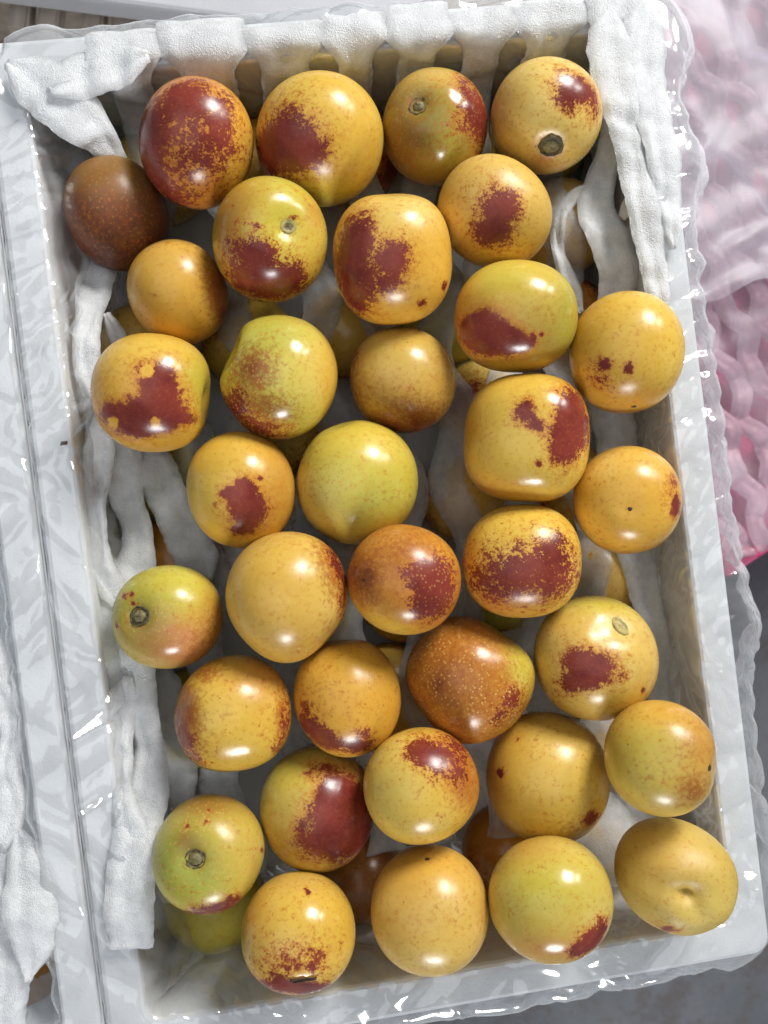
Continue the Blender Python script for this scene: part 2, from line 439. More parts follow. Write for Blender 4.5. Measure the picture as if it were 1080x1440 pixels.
# x0,x1,y0,y1 outline in the photograph; z level of the centre; look
# red / brown / tint: blobs (x, y, rx, ry, angle, amount); dents: (x, y, depth, spread)
FR = [
 dict(o=(194, 357, 109, 297), a=12, z=.070, base='O', label='mottled dark maroon and orange jujube with a thin yellow flank', rag=1.25,
      tint=[(345, 230, 22, 70, 0, 'Y', 1), (330, 160, 25, 40, 0, 'YO', .8)],
      red=[(262, 140, 30, 30, 0, 1.1), (215, 180, 28, 40, 0, .9), (212, 240, 24, 55, 0, .9), (245, 275, 35, 20, 20, .7), (255, 210, 75, 70, 0, .52), (305, 170, 25, 50, 0, .72), (300, 215, 40, 30, 0, .58)],
      dents=[(320, 275, .035, .35)]),
 dict(o=(360, 539, 101, 293), a=8, z=.071, base='Y', label='large glossy golden jujube with one ragged oval maroon blotch',
      red=[(400, 205, 44, 36, 0, 1.1), (432, 212, 28, 26, 0, .95), (408, 158, 26, 22, 0, .52), (375, 225, 20, 30, 0, .8)], brown=[(400, 150, 60, 40, 0, .35)], tint=[(470, 280, 60, 20, 0, 'YG', .6)]),
 dict(o=(537, 685, 95, 264), a=5, z=.066, base='OL', label='olive brown jujube with a round grey stem hole and reddish flank',
      tint=[(600, 108, 60, 16, 0, 'T', .6), (620, 185, 28, 30, 0, 'G', .45), (632, 215, 28, 18, 0, 'YG', .4), (560, 210, 34, 50, 0, 'BR', .5)],
      red=[(674, 165, 22, 48, -10, .85), (655, 118, 22, 18, 0, .5), (650, 170, 30, 30, 0, .42)], brown=[(590, 200, 80, 70, 0, .42)], stem=(589, 148, 12, 'ring'), dents=[(589, 148, .05, .28)], speck=.3),
 dict(o=(689, 843, 82, 249), a=14, z=.070, base='PY', label='pale yellow jujube with a round stem button and small faded maroon patch',
      red=[(812, 124, 30, 18, 25, .95), (797, 138, 18, 16, 0, .8), (835, 150, 12, 20, 0, .55), (803, 158, 12, 10, 0, .52)], tint=[(705, 160, 25, 50, 0, 'O', .3), (764, 225, 12, 8, 0, 'PK', .6)],
      stem=(775, 204, 15, 'button'), dents=[(772, 192, .02, .34), (740, 185, .015, .2)]),
 dict(o=(92, 240, 222, 382), a=-20, z=.056, matte=.12, base='RB', label='dull dark brown red jujube resting against the foam net',
      tint=[(170, 236, 60, 22, 0, 'OL', .75), (150, 245, 60, 30, 0, 'BR', .6), (225, 280, 25, 40, 0, 'BR', .5)], speck=.25, brown=[(160, 320, 70, 70, 0, .6)]),
 dict(o=(299, 461, 249, 428), a=8, z=.071, base='YG', label='lime yellow jujube with a green stem pit and ragged maroon lower side',
      tint=[(325, 285, 40, 25, -30, 'O', .5), (315, 340, 25, 50, 0, 'BR', .45), (440, 370, 25, 40, 0, 'Y', .6), (445, 300, 12, 20, 0, 'O', .5)],
      red=[(362, 358, 26, 22, 0, 1.0), (372, 396, 48, 24, 5, 1.05), (412, 393, 20, 26, 0, .85), (330, 355, 24, 40, 0, .53), (362, 318, 8, 5, 0, .75), (413, 306, 5, 4, 0, .9)],
      stem=(404, 321, 10, 'pit'), dents=[(404, 321, .07, .30)], lumps=[(375, 270, .02, .3)], rag=1.1),
 dict(o=(466, 637, 266, 459), a=-4, z=.073, base='YO', label='yellow orange jujube with two joined tall maroon blotches', p=2.3,
      tint=[(560, 290, 60, 25, 0, 'PY', .7)],
      red=[(503, 335, 20, 34, 8, 1.05), (492, 370, 24, 40, 0, 1.0), (500, 415, 26, 30, 0, .9), (553, 362, 22, 26, 0, .95), (545, 395, 22, 20, 0, .75), (525, 385, 18, 30, 0, .6), (498, 440, 12, 16, 0, .75)],
      spots=[(593, 426, 5), (624, 402, 6)], dents=[(560, 270, .09, .3)]),
 dict(o=(614, 777, 218, 381), a=30, z=.072, matte=.08, base='PY', label='dull yellow jujube with a single central maroon blotch', tint=[(660, 280, 50, 50, 0, 'T', .7), (720, 350, 50, 30, 0, 'Y', .7)],
      red=[(703, 293, 24, 26, 0, 1.05), (694, 325, 26, 22, 0, 1.0), (715, 285, 14, 16, 0, .7)], brown=[(650, 270, 45, 45, 0, .28)], rag=1.15),
 dict(o=(180, 322, 337, 487), a=-25, z=.060, base='YO', label='plain amber jujube with shade painted brown on one flank',
      tint=[(240, 360, 50, 20, 0, 'T', .6)], brown=[(310, 410, 22, 60, -12, .95), (290, 400, 26, 60, -15, .35)], red=[(316, 440, 10, 26, 0, .6)]),  # brown flank is a neighbour's shade, put into the skin colour
 dict(o=(636, 811, 367, 525), a=0, z=.074, base='Y', label='olive yellow jujube with a smooth edged dark maroon oval', p=2.25, rag=.45,
      tint=[(770, 470, 50, 60, 0, 'OL', .5), (700, 390, 60, 25, 0, 'YG', .5), (650, 430, 20, 50, 0, 'O', .4), (800, 450, 14, 50, 0, 'G', .5)],
      red=[(678, 468, 36, 30, 0, 1.1), (705, 478, 34, 22, 8, 1.0), (735, 483, 18, 10, 0, .8)], spots=[(750, 473, 5), (760, 472, 4)], brown=[(770, 440, 45, 50, 0, .35)]),
 dict(o=(799, 962, 410, 582), a=0, z=.080, base='Y', label='bright yellow jujube perched on the rim with small maroon flecks',
      tint=[(815, 460, 22, 40, 0, 'O', .25), (880, 565, 60, 18, 0, 'O', .4)],
      red=[(852, 511, 11, 7, -20, 1.0), (884, 518, 6, 8, 0, 1.1), (845, 535, 26, 14, 10, .5), (838, 515, 14, 14, 0, .45)], brown=[(845, 520, 40, 35, 0, .25)], tip=(893, 570, 4)),
 dict(o=(129, 305, 468, 636), a=0, z=.074, base='YO', label='golden jujube whose three-pronged red patch holds round yellow dots', p=2.15, rag=.75,
      tint=[(280, 530, 26, 50, 0, 'YG', .8), (220, 488, 60, 20, 0, 'Y', .8)],
      red=[(225, 545, 26, 32, 0, 1.1), (218, 580, 40, 24, 0, 1.1), (170, 585, 34, 18, 12, .95), (255, 588, 24, 10, 0, .8), (195, 604, 40, 12, 0, .8), (210, 520, 22, 14, 0, .7)],
      light=[(208, 522, 9), (160, 593, 7), (219, 593, 8)], dents=[(304, 566, .21, .28)]),
 dict(o=(312, 477, 444, 617), a=0, z=.071, base='YG', label='yellow green jujube with a speckled brown cheek and a deep side cleft', speck=.55,
      tint=[(440, 500, 40, 60, 0, 'PY', .5), (465, 530, 14, 60, 0, 'YO', .5), (390, 470, 40, 20, 0, 'G', .4)],
      brown=[(355, 520, 36, 36, 20, .85), (375, 575, 50, 30, 20, .75), (395, 520, 40, 50, 0, .3)], red=[(330, 570, 22, 30, 30, .85), (365, 600, 40, 16, 20, .75)],
      dents=[(320, 494, .27, .20)], lumps=[(345, 465, .03, .25), (318, 535, .05, .25)]),
 dict(o=(490, 642, 459, 611), a=0, z=.061, base='T', label='tan jujube shading to rusty brown at its lower end', speck=.4,
      tint=[(570, 490, 50, 25, 0, 'KH', .7)], brown=[(570, 600, 70, 38, 0, .95), (500, 560, 30, 50, 0, .6), (560, 555, 65, 35, 0, .4)], red=[(500, 500, 8, 20, 0, .5)]),
 dict(o=(650, 828, 526, 705), a=0, z=.076, base='Y', label='barrel shaped yellow jujube with a small and a large red patch', p=2.55, rag=.75,
      tint=[(690, 690, 60, 16, 0, 'O', .35), (660, 620, 18, 60, 0, 'O', .3)],
      red=[(806, 590, 24, 44, 0, 1.1), (792, 625, 20, 28, 0, .95), (738, 580, 16, 15, 0, .9), (754, 598, 12, 10, 0, .85), (742, 565, 10, 6, 0, .7)], spots=[(756, 651, 4), (757, 656, 3)], brown=[(680, 620, 50, 60, 0, .22)]),
 dict(o=(261, 416, 607, 771), a=-10, z=.072, base='Y', label='golden jujube with one island shaped crimson patch above its tip', rag=.7,
      tint=[(395, 680, 22, 60, 0, 'O', .45), (300, 750, 50, 20, 0, 'YO', .5)],
      red=[(345, 690, 17, 17, 0, 1.05), (350, 718, 25, 24, 0, 1.1), (322, 692, 15, 12, 0, .8), (340, 745, 16, 10, 0, .8)], spots=[(366, 671, 3.5), (313, 694, 3), (302, 711, 3)]),
 dict(o=(418, 588, 591, 766), a=15, z=.073, base='YG', label='plain lemon green jujube with a tiny cleft on its shoulder', tint=[(440, 720, 40, 50, 0, 'KH', .7), (530, 620, 50, 30, 0, 'Y', .4)],
      dents=[(478, 597, .07, .16)], brown=[(435, 650, 22, 60, 0, .35), (580, 735, 16, 30, 40, .45)]),
 dict(o=(805, 958, 627, 779), a=0, z=.077, base='YO', label='smooth apricot jujube with a tiny brown tip pit', tint=[(850, 650, 40, 20, 0, 'PY', .4)],
      red=[(951, 712, 7, 16, 0, 1.0), (945, 680, 10, 25, 20, .5)], brown=[(940, 680, 22, 40, 20, .35), (850, 765, 60, 20, 0, .3)], tip=(886, 716, 4), dents=[(886, 716, .035, .14)]),
 dict(o=(649, 817, 707, 868), a=0, z=.076, base='Y', label='yellow topped jujube with a speckled crimson lower half', p=2.3, rag=1.35, tint=[(690, 850, 60, 20, 0, 'O', .7), (660, 780, 14, 40, 0, 'YO', .6)],
      red=[(740, 800, 74, 32, -4, .78), (780, 775, 26, 26, 0, .75), (700, 820, 45, 30, 0, .7), (775, 820, 40, 25, 0, .75)], brown=[(735, 830, 80, 40, 0, .55)]),
 dict(o=(157, 316, 793, 940), a=0, z=.067, base='YG', label='lime green jujube with a dark stem hole and pink orange cheek', speck=.5,
      tint=[(190, 850, 40, 50, 0, 'G', .65), (250, 905, 50, 30, 15, 'PK', .95), (300, 870, 22, 50, 0, 'O', .7), (210, 880, 26, 30, 0, 'DG', .4), (250, 820, 40, 26, 0, 'YG', .6)],
      spots=[(176, 838, 4), (184, 836, 4), (164, 880, 3), (187, 848, 3)], brown=[(290, 900, 40, 40, 0, .45)], stem=(196, 866, 14, 'button'), dents=[(196, 866, .06, .30)]),
 dict(o=(318, 491, 746, 927), a=5, z=.073, base='T', label='plain ochre jujube with a rust speckled shoulder', p=2.1, tint=[(390, 800, 50, 40, 0, 'Y', .5)], speck=.3,
      red=[(474, 795, 10, 34, -25, .75), (482, 840, 8, 40, 0, .55)], brown=[(470, 800, 24, 60, -20, .75), (460, 890, 50, 30, -30, .4)], lumps=[(402, 925, .05, .3)], dents=[(335, 900, .05, .35), (475, 905, .05, .3)]),
 dict(o=(488, 648, 737, 895), a=10, z=.074, base='O', label='rusty orange jujube with a crimson cheek and dark brown tip', speck=.35,
      tint=[(540, 885, 60, 16, 20, 'Y', .9), (500, 860, 20, 30, 0, 'YO', .7), (630, 780, 20, 30, 0, 'YO', .4)],
      red=[(610, 815, 32, 30, 0, 1.05), (600, 852, 22, 20, 0, .9), (575, 805, 14, 14, 0, .65), (618, 840, 22, 30, 0, .9)], brown=[(510, 815, 26, 40, 0, 1.0), (560, 780, 75, 45, 0, .62), (540, 840, 40, 40, 0, .4)], tip=(511, 816, 3)),  # dark brown blush round the tip
 dict(o=(748, 926, 835, 1012), a=0, z=.077, base='PY', label='pale yellow jujube with an oval tan stem slot and maroon blotch', rag=.95, tint=[(880, 990, 50, 20, 0, 'Y', .6), (850, 850, 50, 14, 0, 'YG', .6)],
      red=[(832, 938, 32, 22, 8, 1.1), (810, 925, 18, 14, 0, .8), (800, 962, 18, 16, 0, .72), (825, 960, 20, 12, 0, .8), (874, 952, 10, 9, 0, .55)], spots=[(905, 972, 4)],
      brown=[(785, 975, 26, 26, 0, .4)], stem=(874, 882, 13, 'slot'), dents=[(874, 882, .04, .25), (905, 905, .05, .18), (845, 893, .055, .17)], lumps=[(850, 860, .02, .2)]),
 dict(o=(568, 747, 866, 1041), a=0, z=.072, base='O', label='pear shaped russet jujube covered in fine pale dots', speck=1.0, p=2.0,
      tint=[(735, 935, 18, 40, 0, 'YG', .8), (640, 1000, 60, 40, 0, 'O', .6)], brown=[(625, 950, 65, 75, 0, .72), (665, 975, 80, 65, 0, .6), (615, 960, 20, 24, 0, .9)],
      red=[(722, 985, 18, 30, -20, .62), (700, 1005, 20, 22, 0, .55)], lumps=[(738, 940, .07, .33), (655, 1035, .05, .33)], dents=[(707, 885, .13, .33), (582, 1005, .12, .33), (590, 890, .03, .3)]),
 dict(o=(245, 411, 920, 1088), a=-15, z=.070, base='Y', label='amber jujube with a rust brown rim and tiny curled russet mark', p=2.15, rag=1.2,
      tint=[(370, 950, 40, 25, 0, 'PK', .35)], brown=[(262, 1000, 22, 60, -8, .9), (285, 945, 30, 22, -20, .75), (398, 1010, 14, 50, 0, .7), (322, 1005, 14, 14, 0, .42)], dents=[(330, 1090, .06, .4), (245, 960, .04, .4)], red=[(258, 1035, 14, 34, -20, .8), (278, 1068, 14, 14, 0, .6), (400, 1015, 10, 34, 0, .58), (390, 1050, 10, 14, 0, .55)]),
 dict(o=(413, 563, 895, 1063), a=-8, z=.068, base='YO', label='apricot jujube with a ragged maroon lower edge', tint=[(500, 930, 40, 30, 0, 'Y', .3)], rag=1.1,
      red=[(440, 1025, 26, 14, 35, .95), (462, 1042, 26, 12, 15, .9), (505, 1048, 24, 12, 0, .85), (512, 1032, 10, 10, 0, .7), (430, 1000, 10, 24, 0, .55)], brown=[(435, 1010, 30, 40, 20, .45), (490, 905, 50, 14, 0, .4)], dents=[(478, 897, .08, .2)]),
 dict(o=(848, 1008, 982, 1148), a=0, z=.079, matte=.08, base='KH', label='dull olive yellow jujube veined with brown', tint=[(900, 1060, 45, 45, 0, 'YG', .5), (990, 1040, 25, 50, 0, 'O', .5), (930, 1000, 60, 18, 0, 'YO', .6)],
      brown=[(970, 1045, 40, 60, 0, .42), (975, 1110, 28, 26, 0, .75), (925, 1085, 30, 20, 0, .42), (890, 1010, 40, 25, 0, .3)], dents=[(1003, 1080, .09, .22)], tip=(997, 1080, 5, 'pale')),
 dict(o=(512, 674, 1021, 1186), a=-25, z=.072, base='Y', label='yellow jujube with a flame red streaked shoulder', rag=1.2,
      tint=[(655, 1080, 25, 55, -15, 'O', .9), (545, 1110, 30, 60, 0, 'KH', .5)], red=[(592, 1058, 20, 18, 30, .9), (612, 1062, 24, 22, 30, .85), (640, 1075, 30, 30, 40, .62), (640, 1045, 24, 14, 30, .62)], brown=[(650, 1085, 26, 60, -15, .72), (610, 1035, 50, 16, 15, .4)]),
 dict(o=(685, 857, 1001, 1186), a=5, z=.077, base='Y', label='large yellow jujube with one brick red freckle', tint=[(690, 1090, 16, 60, 0, 'O', .6), (720, 1030, 30, 30, 0, 'YO', .5), (790, 1060, 40, 40, 0, 'PY', .4)],
      red=[(832, 1150, 12, 9, -30, .95), (823, 1154, 8, 6, 0, .7)], spots=[(703, 1087, 6), (728, 1038, 3)], brown=[(800, 1168, 50, 20, -15, .45), (835, 1120, 16, 30, 0, .3)]),
 dict(o=(366, 528, 1047, 1224), a=-10, z=.063, base='KH', label='jujube half olive yellow and half smooth crimson', rag=.75, tint=[(400, 1080, 40, 40, 0, 'YG', .5), (400, 1190, 40, 20, 0, 'YO', .6)],
      red=[(478, 1140, 36, 44, 0, 1.1), (505, 1160, 34, 50, 0, 1.05), (465, 1185, 40, 26, 0, .95), (470, 1108, 22, 20, 0, .75), (425, 1165, 16, 24, 0, .55), (455, 1080, 22, 12, 0, .52), (435, 1087, 8, 5, 0, .7)]),
 dict(o=(216, 371, 1115, 1284), a=20, z=.073, base='YG', label='apple green jujube with a stem button in a shallow hollow', speck=.6,
      tint=[(250, 1205, 28, 30, 0, 'G', 1.0), (285, 1230, 40, 25, 0, 'G', .7), (300, 1130, 60, 18, 0, 'BR', .6), (350, 1200, 30, 50, 0, 'KH', .6), (262, 1183, 14, 14, 0, 'BR', .5)],
      red=[(296, 1279, 46, 9, -10, .85), (326, 1266, 16, 9, -30, .75)], spots=[(289, 1155, 3.5), (264, 1163, 2.5), (295, 1142, 2.5), (273, 1164, 2), (368, 1195, 4)],
      stem=(275, 1210, 13, 'button'), dents=[(275, 1208, .07, .26)]),
 dict(o=(340, 501, 1222, 1399), a=0, z=.080, base='Y', label='golden jujube with maroon freckles gathered round a slit at its tip', rag=1.2, tint=[(360, 1290, 22, 50, 0, 'O', .35), (400, 1240, 50, 14, 0, 'T', .7), (380, 1340, 30, 26, 0, 'T', .6)],
      red=[(421, 1388, 60, 9, 5, .95), (395, 1378, 20, 12, 30, .65), (415, 1352, 45, 24, 0, .47), (440, 1345, 22, 14, 0, .5), (425, 1390, 40, 10, 0, .8)], spots=[(433, 1254, 4), (440, 1361, 6), (405, 1364, 5)], brown=[(400, 1350, 50, 40, 0, .42)], stem=(424, 1376, 15, 'slit')),
 dict(o=(523, 687, 1187, 1371), a=0, z=.079, base='T', label='plain tan yellow jujube with a pin dot at its crown', tint=[(600, 1210, 60, 20, 0, 'YO', .5), (600, 1350, 50, 20, 0, 'PY', .5)], tip=(600, 1209, 3.5), brown=[(580, 1300, 60, 40, 0, .2)], p=2.1),
 dict(o=(687, 861, 1172, 1352), a=-10, z=.078, base='KH', label='yellow green jujube with a maroon corner near its tip', tint=[(770, 1240, 50, 40, 0, 'YG', .8), (770, 1335, 60, 14, 0, 'PK', .4), (740, 1190, 50, 20, 0, 'T', .6)],
      red=[(832, 1322, 18, 16, -35, 1.05), (815, 1336, 16, 12, -20, .95), (845, 1305, 12, 16, 0, .8)], rag=1.0),
 dict(o=(861, 1034, 1148, 1313), a=25, z=.082, matte=.24, base='KH', label='matt khaki yellow jujube with a deep creased pit', tint=[(930, 1200, 60, 40, 0, 'T', .4)],
      red=[(940, 1306, 14, 5, 0, .85)], brown=[(935, 1300, 40, 12, 0, .4)], stem=(965, 1256, 4, 'hole'), dents=[(965, 1257, .17, .14), (945, 1251, .085, .14), (923, 1244, .06, .15), (903, 1236, .035, .16), (972, 1274, .085, .13), (977, 1291, .05, .14), (986, 1252, .06, .14)], lumps=[(942, 1284, .035, .16), (1000, 1275, .02, .15), (950, 1225, .015, .15)]),
]

_b = bmesh.new()
bmesh.ops.create_icosphere(_b, subdivisions=5 + 1 - 1, radius=1.0)
ICO_V = np.array([v.co[:] for v in _b.verts])
ICO_F = [tuple(v.index for v in f.verts) for f in _b.faces]
_b.free()
ICO_V /= np.linalg.norm(ICO_V, axis=1)[:, None]


def frame(px, py, z):
    """place a view-facing frame: centre, right, up, towards the camera"""
    P = at(px, py, z)
    wv = CAM - P
    wv /= np.linalg.norm(wv)
    uv = CR - wv * (CR @ wv)
    uv /= np.linalg.norm(uv)
    return P, uv, np.cross(wv, uv), wv


def half_sizes(f, P, wv):
    x0, x1, y0, y1 = f['o']
    cx, cy = (x0 + x1) / 2, (y0 + y1) / 2

    def ray(px, py):
        d = CF * FPX + CR * (px - 540) + CU * (720 - py)
        return CAM + d * (((P - CAM) @ wv) / (d @ wv))
    a = np.linalg.norm(ray(x1, cy) - ray(x0, cy)) / 2
    b = np.linalg.norm(ray(cx, y1) - ray(cx, y0)) / 2
    return a, b


# settle the heights: nobody through the rim, nobody through a neighbour
for f in FR:
    x0, x1, y0, y1 = f['o']
    f['c'] = ((x0 + x1) / 2, (y0 + y1) / 2)


def state():
    S = []
    for f in FR:
        P, u_, v_, w_ = frame(*f['c'], f['z'])
        a, b = half_sizes(f, P, w_)
        S.append((P, (a + b) / 2 * 0.985))
    return S


for it in range(160):
    S = state()
    for i, f in enumerate(FR):
        P, R = S[i]
        u, v = toB(P)
        for q, lim in ((abs(u), IU), (abs(v), IV)):
            d = lim - 0.001 - q
            need = RIM + 0.0025 + math.sqrt(max(0, R * R - min(R, max(0.0, d)) ** 2))
            if d < R and f['z'] < need:
                f['z'] += min(0.0008, need - f['z'])
        for j in range(i):
            Q, R2 = S[j]
            d = P - Q
            dist = np.linalg.norm(d)
            pen = (R + R2) - dist
            if pen > 0:
                hi, lo = (f, FR[j]) if f['z'] >= FR[j]['z'] else (FR[j], f)
                hi['z'] = min(0.097, hi['z'] + pen * 0.25)
                lo['z'] = max(0.054, lo['z'] - pen * 0.25)


def blob(pts, zl, X, Y, rx, ry, ang, zc, rr):
    dx, dy = pts[:, 0] - X, pts[:, 1] - Y
    c, s = math.cos(math.radians(ang)), math.sin(math.radians(ang))
    a, b = (dx * c + dy * s) / rx, (-dx * s + dy * c) / ry
    return np.exp(-0.69 * (a * a + b * b + ((zl - zc) / (1.25 * max(rx, ry) + 0.12 * rr)) ** 2))


def add_attr(me, name, arr, colr=False):
    at_ = me.attributes.new(name, 'FLOAT_COLOR' if colr else 'FLOAT', 'POINT')
    if colr:
        a = np.ones((len(arr), 4), np.float32)
        a[:, :3] = arr
        at_.data.foreach_set('color', a.ravel())
    else:
        at_.data.foreach_set('value', np.asarray(arr, np.float32))


def scar(kind, r, pos, nrm, tangent, parent):
    """woody stem scar: lathe of rings laid in the hollow"""
    prof = {'button': [(1.06, -.12), (.95, .02), (.84, -.16), (.74, -.20), (.62, -.02), (.45, .14), (.2, .20), (0, .18)],
            'ring': [(1.04, -.12), (.94, .0), (.84, -.22), (.70, -.30), (.55, -.10), (.38, .02), (.2, .06), (0, .04)],
            'pit': [(1.0, -.05), (.85, .0), (.6, -.12), (.3, -.2), (0, -.22)],
            'slot': [(1.15, -.2), (1.03, .10), (.86, .05), (.72, -.14), (.4, -.08), (0, -.05)],
            'slit': [(1.1, -.2), (1.0, .03), (.7, -.05), (.4, -.12), (0, -.15)],
            'hole': [(1.0, -.05), (.7, -.1), (.3, -.2), (0, -.25)],
            'tip': [(1.0, -.05), (.7, .12), (.3, .18), (0, .2)]}[kind]
    asp = {'slot': .62, 'slit': .16, 'hole': .45, 'tip': .8}.get(kind, .9)
    n = 20
    V, F = [], []
    rg = np.random.default_rng(int(pos[0] * 1e6) % 9999)
    for rr, h in prof:
        for k in range(n):
            a = 2 * math.pi * k / n
            j = 1 + rg.normal(0, .02 if kind in ('slot', 'slit', 'hole') else .06)
            V.append((rr * r * math.cos(a) * j, rr * r * math.sin(a) * asp * j, h * r * 0.8 + rg.normal(0, .045) * r))
    F = grid_faces(len(prof), n, close_m=True)
    mats = {'button': [SCAR, SCARLIGHT], 'ring': [SCAR, SCARLIGHT], 'pit': [SCARTAN, SCARLIGHT], 'slot': [SCARTAN, SCARTAN],
            'slit': [DARK, DARK], 'hole': [DARK, DARK], 'tip': [DARK, DARK]}[kind]
    o = mesh('stem_scar' if kind not in ('tip', 'slit') else 'blossom_scar', V, F, mats, parent)
    for pl in o.data.polygons:
        pl.material_index = 0 if (pl.index // n) < (4 if kind in ('button', 'ring') else 2) else 1
    z = Vector(nrm).normalized()
    x = (Vector(tangent) - z * z.dot(Vector(tangent))).normalized()
    y = z.cross(x)
    o.matrix_basis = Matrix(((x[0], y[0], z[0], pos[0]), (x[1], y[1], z[1], pos[1]), (x[2], y[2], z[2], pos[2]), (0, 0, 0, 1)))
    return o


TOPF = []
for i, f in enumerate(FR):
    P, u_, v_, w_ = frame(*f['c'], f['z'])
    a, b = half_sizes(f, P, w_)
    R = (a + b) / 2
    ppm = FPX / np.linalg.norm(P - CAM)
    rg = np.random.default_rng(100 + i)
    p = f.get('p', 2.08)
    th = math.radians(-f.get('a', 0))
    n = ICO_V
    # the outline box of a turned ellipse: solve the two half axes from the box
    c2, s2 = math.cos(th) ** 2, math.sin(th) ** 2
    det = c2 * c2 - s2 * s2
    if abs(det) > 0.3:
        A = math.sqrt(max(1e-6, (a * a * c2 - b * b * s2) / det))
        Bq = math.sqrt(max(1e-6, (b * b * c2 - a * a * s2) / det))
    else:
        A, Bq = a, b
    A, Bq = np.clip(A, R * .86, R * 1.16), np.clip(Bq, R * .86, R * 1.16)
    x = n[:, 0] * math.cos(th) + n[:, 1] * math.sin(th)
    y = -n[:, 0] * math.sin(th) + n[:, 1] * math.cos(th)
    r = ((np.abs(x) / A) ** p + (np.abs(y) / Bq) ** p + (np.abs(n[:, 2]) / (R * .98)) ** p) ** (-1 / p)

    def direction(px, py):
        dx, dy = (px - f['c'][0]) / ppm / a, -(py - f['c'][1]) / ppm / b
        q = dx * dx + dy * dy
        if q > .96:
            k = math.sqrt(.96 / q)
            dx, dy = dx * k, dy * k
            q = .96
        d = np.array([dx * a, dy * b, math.sqrt(1 - q) * R])
        return d / np.linalg.norm(d)

    def bump(d, amp, sig):
        return amp * np.exp(-np.arccos(np.clip(n @ d, -1, 1)) ** 2 / (2 * sig * sig))
    s = np.ones(len(n))
    for k in range(7):
        d = rg.normal(size=3)
        d /= np.linalg.norm(d)
        s += bump(d, rg.uniform(-.042, .036), rg.uniform(.25, .65))
    for X, Y, dep, sig in f.get('dents', []):
        s += bump(direction(X, Y), -dep, sig)
    for X, Y, dep, sig in f.get('lumps', []):
        s += bump(direction(X, Y), dep, sig)
    st = f.get('stem')
    if st:
        d = direction(st[0], st[1])
        kd = {'button': .085, 'ring': .11, 'pit': .09, 'slot': .055, 'slit': .03, 'hole': .10}[st[3]]
        s += bump(d, -kd, .13 + .3 * st[2] / (R * ppm)) + bump(d, -.025, .5)
    r = r * s
    V = n * r[:, None]
    M = np.stack([u_, v_, w_], 1)
    Wd = P + V @ M.T
    px = topx(Wd)
    zl = V[:, 2] * ppm
    ok = zl > -0.15 * R * ppm

    def zc(X, Y):
        q = (px[:, 0] - X) ** 2 + (px[:, 1] - Y) ** 2 + np.where(ok, 0, 1e6)
        return zl[np.argmin(q)]
    rr = R * ppm
    base = np.tile(np.array(C[f['base']]), (len(n), 1))
    for X, Y, rx, ry, an, cn, k in f.get('tint', []):
        m = np.clip(blob(px, zl, X, Y, rx * 1.15, ry * 1.15, an, zc(X, Y), rr) * k * 1.35, 0, 1)[:, None]
        base = base * (1 - m) + np.array(C[cn]) * m
    red = np.zeros(len(n))
    for X, Y, rx, ry, an, k in f.get('red', []):
        q = blob(px, zl, X, Y, rx, ry, an, zc(X, Y), rr) * k
        red = np.maximum(red, q) + 0.25 * np.minimum(red, q)
    for X, Y, rad in f.get('spots', []):
        red = np.maximum(red, 1.25 * blob(px, zl, X, Y, rad, rad * .85, 30, zc(X, Y), 0))
    for X, Y, rad in f.get('light', []):
        red = red - 1.5 * np.clip(1.3 - np.sqrt((px[:, 0] - X) ** 2 + (px[:, 1] - Y) ** 2) / rad, 0, 1) * ok
    brown = np.zeros(len(n))
    for X, Y, rx, ry, an, k in f.get('brown', []):
        brown = np.maximum(brown, blob(px, zl, X, Y, rx * 1.1, ry * 1.1, an, zc(X, Y), rr) * k)
    if st and st[3] in ('button', 'ring', 'pit'):     # russet skin round the stalk
        brown = np.maximum(brown, .55 * blob(px, zl, st[0], st[1], st[2] * 1.5, st[2] * 1.5, 0, zc(st[0], st[1]), 0))
    # the side turned away carries on with blush of its own
    d = rg.normal(size=3) * (1, 1, .4) - (0, 0, 1.6)
    d /= np.linalg.norm(d)
    brown = np.maximum(brown, .8 * np.exp(-np.arccos(np.clip(n @ d, -1, 1)) ** 2 / .5) * (zl < -.1 * rr))
    o = mesh('jujube', V, ICO_F, FRUIT)
    o.matrix_world = Matrix([[M[q, 0], M[q, 1], M[q, 2], P[q]] for q in range(3)] + [[0, 0, 0, 1]])
    me = o.data
    add_attr(me, 'base', base, True)
    add_attr(me, 'red', red)
    add_attr(me, 'rag', np.full(len(n), f.get('rag', 1.0) * 1.5))
    add_attr(me, 'brown', brown)
    add_attr(me, 'matte', np.full(len(n), f.get('matte', 0.0)))
    add_attr(me, 'speck', np.full(len(n), f.get('speck', 0.06)))
    tag(o, f['label'], 'fruit', 'jujubes of the upper layer')
    for st in ([f['stem']] if 'stem' in f else []) + ([(*f['tip'][:3], 'tip')] if 'tip' in f else []):
        d = direction(st[0], st[1])
        for _ in range(3):     # walk to the vertex that really projects on the mark
            k = np.argmin((px[:, 0] - st[0]) ** 2 + (px[:, 1] - st[1]) ** 2 + np.where(ok, 0, 1e6))
        pos = V[k]
        nr = np.array(me.vertices[int(k)].normal) * .75 + n[k] * .25
        tl = {'slot': (.5, -.85, 0), 'slit': (1, .08, 0), 'hole': (1, .15, 0)}.get(st[3], (1, 0, 0))
        scar(st[3], st[2] / ppm, pos + nr * st[2] / ppm * {'button': .30, 'ring': .28, 'slot': .2, 'pit': .28, 'slit': .12, 'hole': .1, 'tip': .0}[st[3]], nr, tl, o)
    TOPF.append((P, R))

